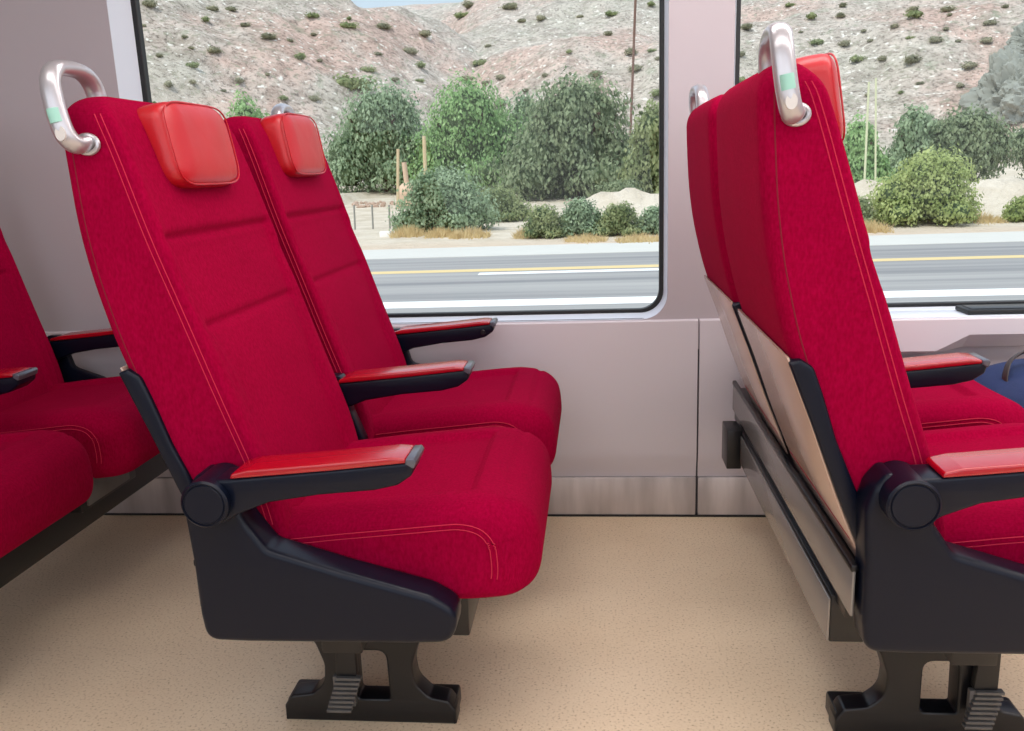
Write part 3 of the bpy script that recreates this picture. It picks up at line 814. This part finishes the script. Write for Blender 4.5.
CORE=leaf_mat('shaded_inner_leaves',srgb(84,102,72),srgb(128,146,108),2.5)
bark=plain('tree_bark',srgb(92,74,62),.9)
def foliage(blobs,n,size,rng,droop=0):
    vs=[];fs=[]
    tot=sum(b[3]*b[4]+b[3]*b[5] for b in blobs)
    for (bx,by,bz,rx,ry,rz) in blobs:
        m_=int(2.3*n*(rx*ry+rx*rz)/tot)
        for _ in range(m_):
            d=Vector((rng.gauss(0,1),rng.gauss(0,1),rng.gauss(0,1))).normalized(); d*=1+.42*noise.noise(d*2.4+Vector((bx,by,bz)))
            k=rng.uniform(.66,1.02) if rng.random()<.85 else rng.uniform(1.0,1.18)
            p=Vector((bx+d[0]*rx*k,by+d[1]*ry*k,bz+d[2]*rz*k))
            if droop: p[2]-=rng.random()**2*droop*abs(d[0])
            if p[2]<.02: p[2]=.02+rng.random()*.1
            nrm=(d+Vector((rng.uniform(-.9,.9),rng.uniform(-.9,.9),rng.uniform(-.6,.9)))).normalized()
            a=nrm.cross(Vector((rng.uniform(-.3,.3),rng.uniform(-.3,.3),1))).normalized(); b=nrm.cross(a)
            s=.85*size*rng.uniform(.55,1.35); l=s*(1.5 if droop else 1.1)
            i=len(vs); vs+=[p-a*s*.5,p-b*l*.6,p+a*s*.5,p+b*l*.6]; fs.append((i,i+1,i+2,i+3))
    return vs,fs
def blobcore(blobs,shr=.72):
    bm=bmesh.new()
    for (bx,by,bz,rx,ry,rz) in blobs:
        mtx=Matrix.Translation((bx,by,bz))@Matrix.Diagonal((rx*shr,ry*shr,rz*shr,1))
        bmesh.ops.create_icosphere(bm,subdivisions=2,radius=1,matrix=mtx)
    for v in bm.verts: v.co+=v.co.normalized()*noise.noise(v.co*1.3)*.25
    return bm
def tree(px,pyb,pyt,wpx,mat,label,name='tree',cat='tree',seed=1,nb=9,n=5200,leaf=.2,yover=None,trunk=True,droop=.8,group=None,low=False):
    rng=random.Random(seed)
    x,y,z=ground_at(px,pyb) if yover is None else None or (lambda t:(ray(px,pyb)[0]*t,yover,0))(yover/ray(px,pyb)[1])
    if yover is not None: z=height(x,y)
    dist=y
    dt=ray(px,pyt); zt=CZ+dt[2]*y/dt[1]
    H=max(.4,zt-z); Wd_=wpx*y/F
    root=empty(name,(x,y,z),label,cat,group)
    blobs=[]
    lo=.04 if low else .30
    for k in range(nb):
        a=2*PI*k/nb+rng.uniform(-.4,.4); rad=Wd_*.5*(.55 if k<nb*.6 else .25)*rng.uniform(.75,1.1)
        hz=H*(lo+.18+rng.uniform(0,.25)) if k<nb*.6 else H*rng.uniform(.62,.78)
        r=Wd_*.5*rng.uniform(.36,.5); rzz=min(r*1.05,H*.30)
        hz=min(hz,H-rzz*.95)*rng.uniform(.88,1.0)
        blobs.append((rad*math.cos(a),rad*math.sin(a)*.8,hz,r,r*.9,rzz))
    blobs.append((0,0,H*.72,Wd_*.26,Wd_*.26,H*.28)); blobs.append((0,0,H*.42,Wd_*.36,Wd_*.32,H*.32))
    if low:
        for k in range(4): blobs.append((Wd_*.3*math.cos(k*1.6+.4),Wd_*.25*math.sin(k*1.6+.4),H*.18,Wd_*.2,Wd_*.2,H*.18))
    vs,fs=foliage(blobs,n,leaf,rng,droop)
    mk('crown',vs,fs,mat,root,False)
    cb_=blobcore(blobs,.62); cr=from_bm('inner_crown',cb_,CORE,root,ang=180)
    if trunk:
        bm=bmesh.new()
        vs,fs=[],[]
        for j in range(4):
            a=2*PI*j/4+.5; pth=catmull([(0,0,-.3),(.1*math.cos(a),.1*math.sin(a),H*.15),(Wd_*.12*math.cos(a),Wd_*.12*math.sin(a),H*.4),(Wd_*.26*math.cos(a),Wd_*.22*math.sin(a),H*.68)],4)
            v_,f_=tube_vf(pth,max(.06,H*.016),seg=7); o_=len(vs); vs+=v_; fs+=[tuple(i+o_ for i in q) for q in f_]
        mk('trunk',vs,fs,bark,root)
    return root
TG='trees on the flat beyond the road'
tree(388,196,80,134,LM['grey'],'grey-green spreading tree at the left of the tree row, behind the clay oven',seed=3,n=7000,leaf=.22,group=TG,yover=70,low=True)
tree(472,204,78,138,LM['green'],'fresh green tree in the tree row, second from the left',seed=5,n=7500,leaf=.2,group=TG,yover=66,low=True)
tree(578,200,76,168,LM['dark'],'broad dull green tree, largest of the row seen through the big window',seed=8,n=9000,leaf=.22,group=TG,yover=60,low=True)
tree(528,198,90,92,LM['grey'],'grey-green tree squeezed between the fresh green tree and the broad one',seed=9,n=3500,leaf=.22,group=TG,yover=70,low=True)
tree(654,204,100,76,LM['olive'],'olive green tree cut by the right edge of the big window',seed=11,n=4000,leaf=.2,group=TG,yover=50,low=True)
tree(700,204,100,70,LM['green'],'green tree hidden behind the pillar between the windows',seed=19,n=3000,leaf=.2,group=TG,yover=60,low=True)
tree(250,160,94,66,LM['green'],'green tree beyond the two headrests, at the foot of the hill',seed=12,n=3500,leaf=.24,group=TG,yover=74)
tree(856,206,116,60,LM['green'],'bright green tree just right of the nearest right-hand seat back',seed=14,n=4200,leaf=.18,group=TG,yover=52,low=True)
tree(912,190,106,66,LM['grey'],'pale grey-green tree behind the yellow-green bush in the right window',seed=15,n=4500,leaf=.2,group=TG,yover=58,low=True)
tree(968,188,108,86,LM['dark'],'dull green tree with a brown trunk in the right window',seed=16,n=5000,leaf=.2,group=TG,yover=57)
tree(1040,185,120,60,LM['dark'],'dull green tree at the far right edge of the view',seed=17,n=3000,leaf=.2,group=TG,yover=60)
BG='bushes beside the road'
def bush(px,pyb,pyt,wpx,mat,label,seed,y,n=3000,leaf=.11,group=BG,name='bush'):
    return tree(px,pyb,pyt,wpx,mat,label,name,'bush',seed,8,n,leaf,y,False,0,group,True)
bush(446,236,166,112,LM['grey'],'large grey-green bush in front of the tree row, near the white block',21,38,5500,.13)
bush(545,240,204,48,LM['olive'],'small round bush on the sandy bank, leftmost of the roadside bushes',22,32.6,1700,.09)
bush(582,238,197,54,LM['grey'],'taller blue-green bush in the middle of the sandy bank',23,33.0,2100,.09)
bush(620,238,203,54,LM['olive'],'olive bush on the sandy bank, third from the left',24,32.7,2100,.09)
bush(655,238,206,46,LM['grey'],'bush on the sandy bank touching the window edge',25,32.8,1700,.09)
bush(694,238,204,44,LM['olive'],'bush on the bank behind the pillar between the windows',29,32.8,1500,.09)
bush(926,232,148,104,LM['lime'],'big yellow-green bush in the right window',26,33.4,6500,.11)
bush(1024,225,196,44,LM['lime'],'yellow-green bush cut by the right edge of the photo',27,33.4,1600,.09)
bush(858,230,196,40,LM['olive'],'low olive bush between the seat back and the yellow-green bush',28,33.2,1500,.09)
bush(500,212,186,70,LM['olive'],'low olive undergrowth behind the sandy bank',30,44,2200,.12)
bush(620,205,180,70,LM['dark'],'low dark undergrowth beneath the broad tree',31,48,2200,.12)
# dry grass
for i,(px,py,w,hh) in enumerate([(408,237,30,14),(470,238,40,13),(528,238,26,12),(640,243,46,10),(586,241,40,9),(985,222,30,8),(868,232,36,14),(440,237,30,12)]):
    rng=random.Random(100+i); x,y,z=ground_at(px,py,30)
    vs=[];fs=[];W_=w*y/F;H_=hh*y/F
    for k in range(420):
        a=rng.uniform(-W_/2,W_/2); b=rng.gauss(0,.35); h_=H_*rng.uniform(.4,1)*(1-.5*(2*a/W_)**2); l=rng.gauss(0,.15)
        zz=height(x+a,y+b)-z; q=len(vs); vs+=[(a-.02,b,zz-.02),(a+.02,b,zz-.02),(a+l,b+rng.gauss(0,.1),zz+h_)]; fs.append((q,q+1,q+2))
    o=mk('dry_grass',vs,fs,LM['straw'],None,False); o.location=(x,y,z)
    tag(o,'straw-coloured dry grass growing along the far roadside','grass','dry grass by the road','stuff')
# scrub on the hillside : one mesh, copied
protos=[]
for s in range(4):
    rng=random.Random(300+s); bl=[(rng.uniform(-.35,.35),rng.uniform(-.3,.3),.42,.5,.5,.42) for _ in range(3)]
    vs,fs=foliage(bl,160,.16,rng); bm=blobcore(bl,.75); off=len(vs)
    bm.verts.index_update()
    vs=list(vs)+[v.co.copy() for v in bm.verts]; fs=list(fs)+[tuple(v.index+off for v in f.verts) for f in bm.faces]; bm.free()
    me=bpy.data.meshes.new('hill_shrub'); me.from_pydata([tuple(v) for v in vs],[],fs); me.materials.append(LM['scrub' if s<3 else 'olive']); protos.append(me)
rng=random.Random(5)
spots=[(205,22),(192,68),(215,55),(160,58),(168,87),(232,12),(270,40),(290,42),(320,62),(345,80,3.2),(355,92,2.6),(333,70,2.0),(312,19),(325,20),(378,56),(410,55),(420,68),(420,82),(300,60),(150,8),(185,40)]
for _ in range(105):
    px=rng.uniform(135,665); spots.append((px,rng.uniform(4,110)))
for q in [(882,62),(895,28),(935,44),(948,12),(958,42),(990,25),(985,44),(1005,8),(1000,100),(945,30),(900,95),(920,85)]: spots.append(q)
for _ in range(60): spots.append((rng.uniform(735,1024),rng.uniform(4,105)))
placed=[]
for q in spots:
    x,y,z=ground_at(q[0],q[1],62)
    if y>=229: continue
    s=(q[2] if len(q)>2 else rng.uniform(.45,1.25))*y/95
    if any((x-a)**2+(y-b)**2<(1.25*(s+c))**2 for a,b,c in placed): continue
    placed.append((x,y,s)); o=bpy.data.objects.new('hill_shrub',protos[rng.randrange(4)]); col.objects.link(o); o.location=(x,y,z-.1); o.scale=(s*1.2,s,s*.8); o.rotation_euler=(0,0,rng.uniform(0,6))
    tag(o,'small grey-green shrub growing on the rocky hillside','shrub','shrubs scattered over the hillside')
# hillside rock outcrop at right, dark
def rock(name,px,py,w,h_,label,mat,seed,ymin=62,cat='rock',group=None,y=None,sq=.7):
    if y is None: x,y,z=ground_at(px,py,ymin)
    else: t=y/ray(px,py)[1]; x=ray(px,py)[0]*t; z=height(x,y)
    bm=bmesh.new(); W_=w*y/F; H_=h_*y/F
    bmesh.ops.create_icosphere(bm,subdivisions=6 if w>20 else 2,radius=1)
    for v in bm.verts:
        n=v.co.normalized(); d=1+.35*noise.noise(n*1.6+Vector((seed,0,0)))+.22*noise.noise(n*5+Vector((seed,0,0)))+(.10*noise.noise(n*14)+.06*noise.noise(n*33) if w>20 else 0)
        v.co=Vector((n[0]*W_/2*d,n[1]*W_/2*sq*d,n[2]*H_*.5*d+H_*(.25 if w<20 else .05)))
    o=from_bm(name,bm,mat,None,ang=25); o.location=(x,y,z); tag(o,label,cat,group); return o
rk=plain('dark_grey_rock',srgb(150,152,142),.95,noise_s=.8,noise_a=.3,bump=.6,bscale=1.5)
rk2=plain('tan_rock',srgb(186,160,142),.95,noise_s=3,noise_a=.2)
rk3=plain('brown_grey_rock',srgb(128,116,112),.95,noise_s=.8,noise_a=.3)
rock('rock_outcrop',1020,112,84,96,'large dark grey outcrop on the hillside at the right edge',rk,2)
rock('rock_outcrop',1045,60,70,60,'dark grey outcrop beyond the right edge of the hillside view',rk,5)
# rock pile
rr_=random.Random(9)
for i in range(26):
    px=rr_.uniform(352,402); py=188-(px-352)*.02+rr_.uniform(-4,3)
    rock('stone',px,py,rr_.uniform(3,7),rr_.uniform(2.5,5),'reddish stone in the loose heap left of the clay oven',rk2,i,40,'stone','stones heaped beside the clay oven',y=59+rr_.uniform(-1.5,1.5))
# clay oven
adobe=plain('pale_clay',srgb(214,186,160),.95,noise_s=4,noise_a=.12); darkm=plain('dark_brown',srgb(70,58,52),1); wood=plain('weathered_wood',srgb(206,186,150),.9,noise_s=6,noise_a=.15)
def at(px,y): 
    return lambda py:(ray(px,py)[0]*y/ray(px,py)[1],y,CZ+ray(px,py)[2]*y/ray(px,py)[1])
x,y,_=at(408,58)(190); z=height(x,y)-.05
ov=empty('clay_oven',(x,y,z),'small pale clay oven with a thin chimney beside the trees','oven')
bm=bmesh.new(); 
bmesh.ops.create_uvsphere(bm,u_segments=24,v_segments=12,radius=1,matrix=Matrix.Translation((0,0,.75))@Matrix.Diagonal((.78,.7,.85,1)))
bmesh.ops.create_cone(bm,cap_ends=True,segments=20,radius1=.72,radius2=.78,depth=.9,matrix=Matrix.Translation((0,0,.4)))
from_bm('oven_dome',bm,adobe,ov)
tube('chimney',[(-.05,0,1.2),(-.08,0,1.8),(-.15,0,2.9)],.17,adobe,ov,seg=10)
vs,fs=tube_vf([(0.28,-.55,.75),(.28,-.78,.75)],.17,seg=12); mk('oven_mouth',vs,fs,darkm,ov)  # oven mouths are solid plugs in flat dark brown
vs,fs=tube_vf([(-.25,-.55,.25),(-.25,-.74,.25)],.14,seg=12); mk('oven_mouth',vs,fs,darkm,ov)
def post(px0,py0,px1,py1,y,r,label,mat,name='wooden_post',cat='post',group=None):
    a=Vector(at(px0,y)(py0)); b=Vector(at(px1,y)(py1)); a[2]=height(a[0],a[1])-.1
    o=tube(name,[a-a,(b-a)*.5,b-a],r,mat,None,seg=8); o.location=a; tag(o,label,cat,group); return o
post(396,182,398,149,56,.10,'leaning pale post just left of the clay oven',wood)
post(425,182,424,136,56,.12,'straight yellowish post right of the clay oven',wood)
post(629,180,637,-40,88,.12,'tall thin brown utility pole standing before the hillside',plain('brown_pole',srgb(120,92,80),.9),'utility_pole','pole')
stalk=plain('pale_stalk',srgb(206,208,172),.9)
post(864,196,869,82,46,.055,'pale tall plant stalk leaning slightly right, left one of a pair',stalk,'plant_stalk','plant')
post(876,196,876,78,46,.05,'pale tall plant stalk standing upright, right one of a pair',stalk,'plant_stalk','plant')
grey_w=plain('grey_fence_wood',srgb(150,148,140),.9)
for px,lab in ((355,'thin grey fence post nearest the window seat backrest'),(373,'thin grey fence post right of another, left of the large bush'),(390,'thin grey fence post at the edge of the large bush')):
    post(px,229,px-1,205,41,.045,lab,grey_w,'fence_post','post','fence posts on the gravel flat')
x,y,z=ground_at(417,226,30)
o=box('concrete_block',-.22,.22,-.15,.15,-.05,.22,plain('white_concrete',srgb(240,238,232),.9),None,.01); o.location=(x,37-1.2,height(x,35.8)); tag(o,'small white concrete block before the large roadside bush','block')
# far ridge
vs=[];fs=[]
for i in range(80):
    x=-220+i*6; h_=76+9*noise.noise(Vector((x*.02,0,4)))+4*noise.noise(Vector((x*.09,0,4)))
    vs+=[(x,330,-5),(x,352,h_*.95)]
for i in range(79): fs.append((2*i,2*i+2,2*i+3,2*i+1))
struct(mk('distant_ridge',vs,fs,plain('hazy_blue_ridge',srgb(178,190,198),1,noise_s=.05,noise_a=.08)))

# ------------------------------------------------------------------ light
w=bpy.data.worlds.new('sky'); sc.world=w; w.use_nodes=True; nt=w.node_tree; bgn=nt.nodes['Background']
tc=N(nt,'ShaderNodeTexCoord'); sp=N(nt,'ShaderNodeSeparateXYZ'); nt.links.new(tc.outputs['Generated'],sp.inputs[0])
cr=N(nt,'ShaderNodeValToRGB'); e=cr.color_ramp.elements; e[0].position=.0; e[0].color=(.86,.90,.95,1); e[1].position=.6; e[1].color=(.62,.76,.95,1)
nt.links.new(sp.outputs[2],cr.inputs[0]); nt.links.new(cr.outputs[0],bgn.inputs[0]); bgn.inputs[1].default_value=1.3
sl=bpy.data.lights.new('sun','SUN'); sl.energy=2.4; sl.angle=math.radians(6); sl.color=(1,.96,.88)
so=bpy.data.objects.new('sun',sl); col.objects.link(so); so.rotation_euler=(math.radians(32),0,math.radians(-38))
def area(name,loc,rot,sx,sy,e,c=(1,1,1)):
    l=bpy.data.lights.new(name,'AREA'); l.shape='RECTANGLE'; l.size=sx; l.size_y=sy; l.energy=e; l.color=c
    o=bpy.data.objects.new(name,l); col.objects.link(o); o.location=loc; o.rotation_euler=rot; return o
area('ceiling_fill',(1.2,.35,2.08),(0,0,0),5.0,.5,38,(1,.95,.93))  # added fill light under the unseen ceiling, no real fitting
area('ceiling_fill',(1.3,1.6,2.08),(0,0,0),3.6,.6,42,(1,.95,.93))  # second added fill, set to the right so the left wall stays darker
area('far_side_fill',(0,-.55,1.25),(math.radians(88),0,0),5.5,1.0,17,(.95,.97,1))  # added area light standing in for daylight from the unseen aisle-side windows
sc.view_settings.view_transform='Standard'; sc.view_settings.look='None'; sc.view_settings.exposure=0; sc.view_settings.gamma=1
sc.cycles.max_bounces=8; sc.cycles.transparent_max_bounces=16
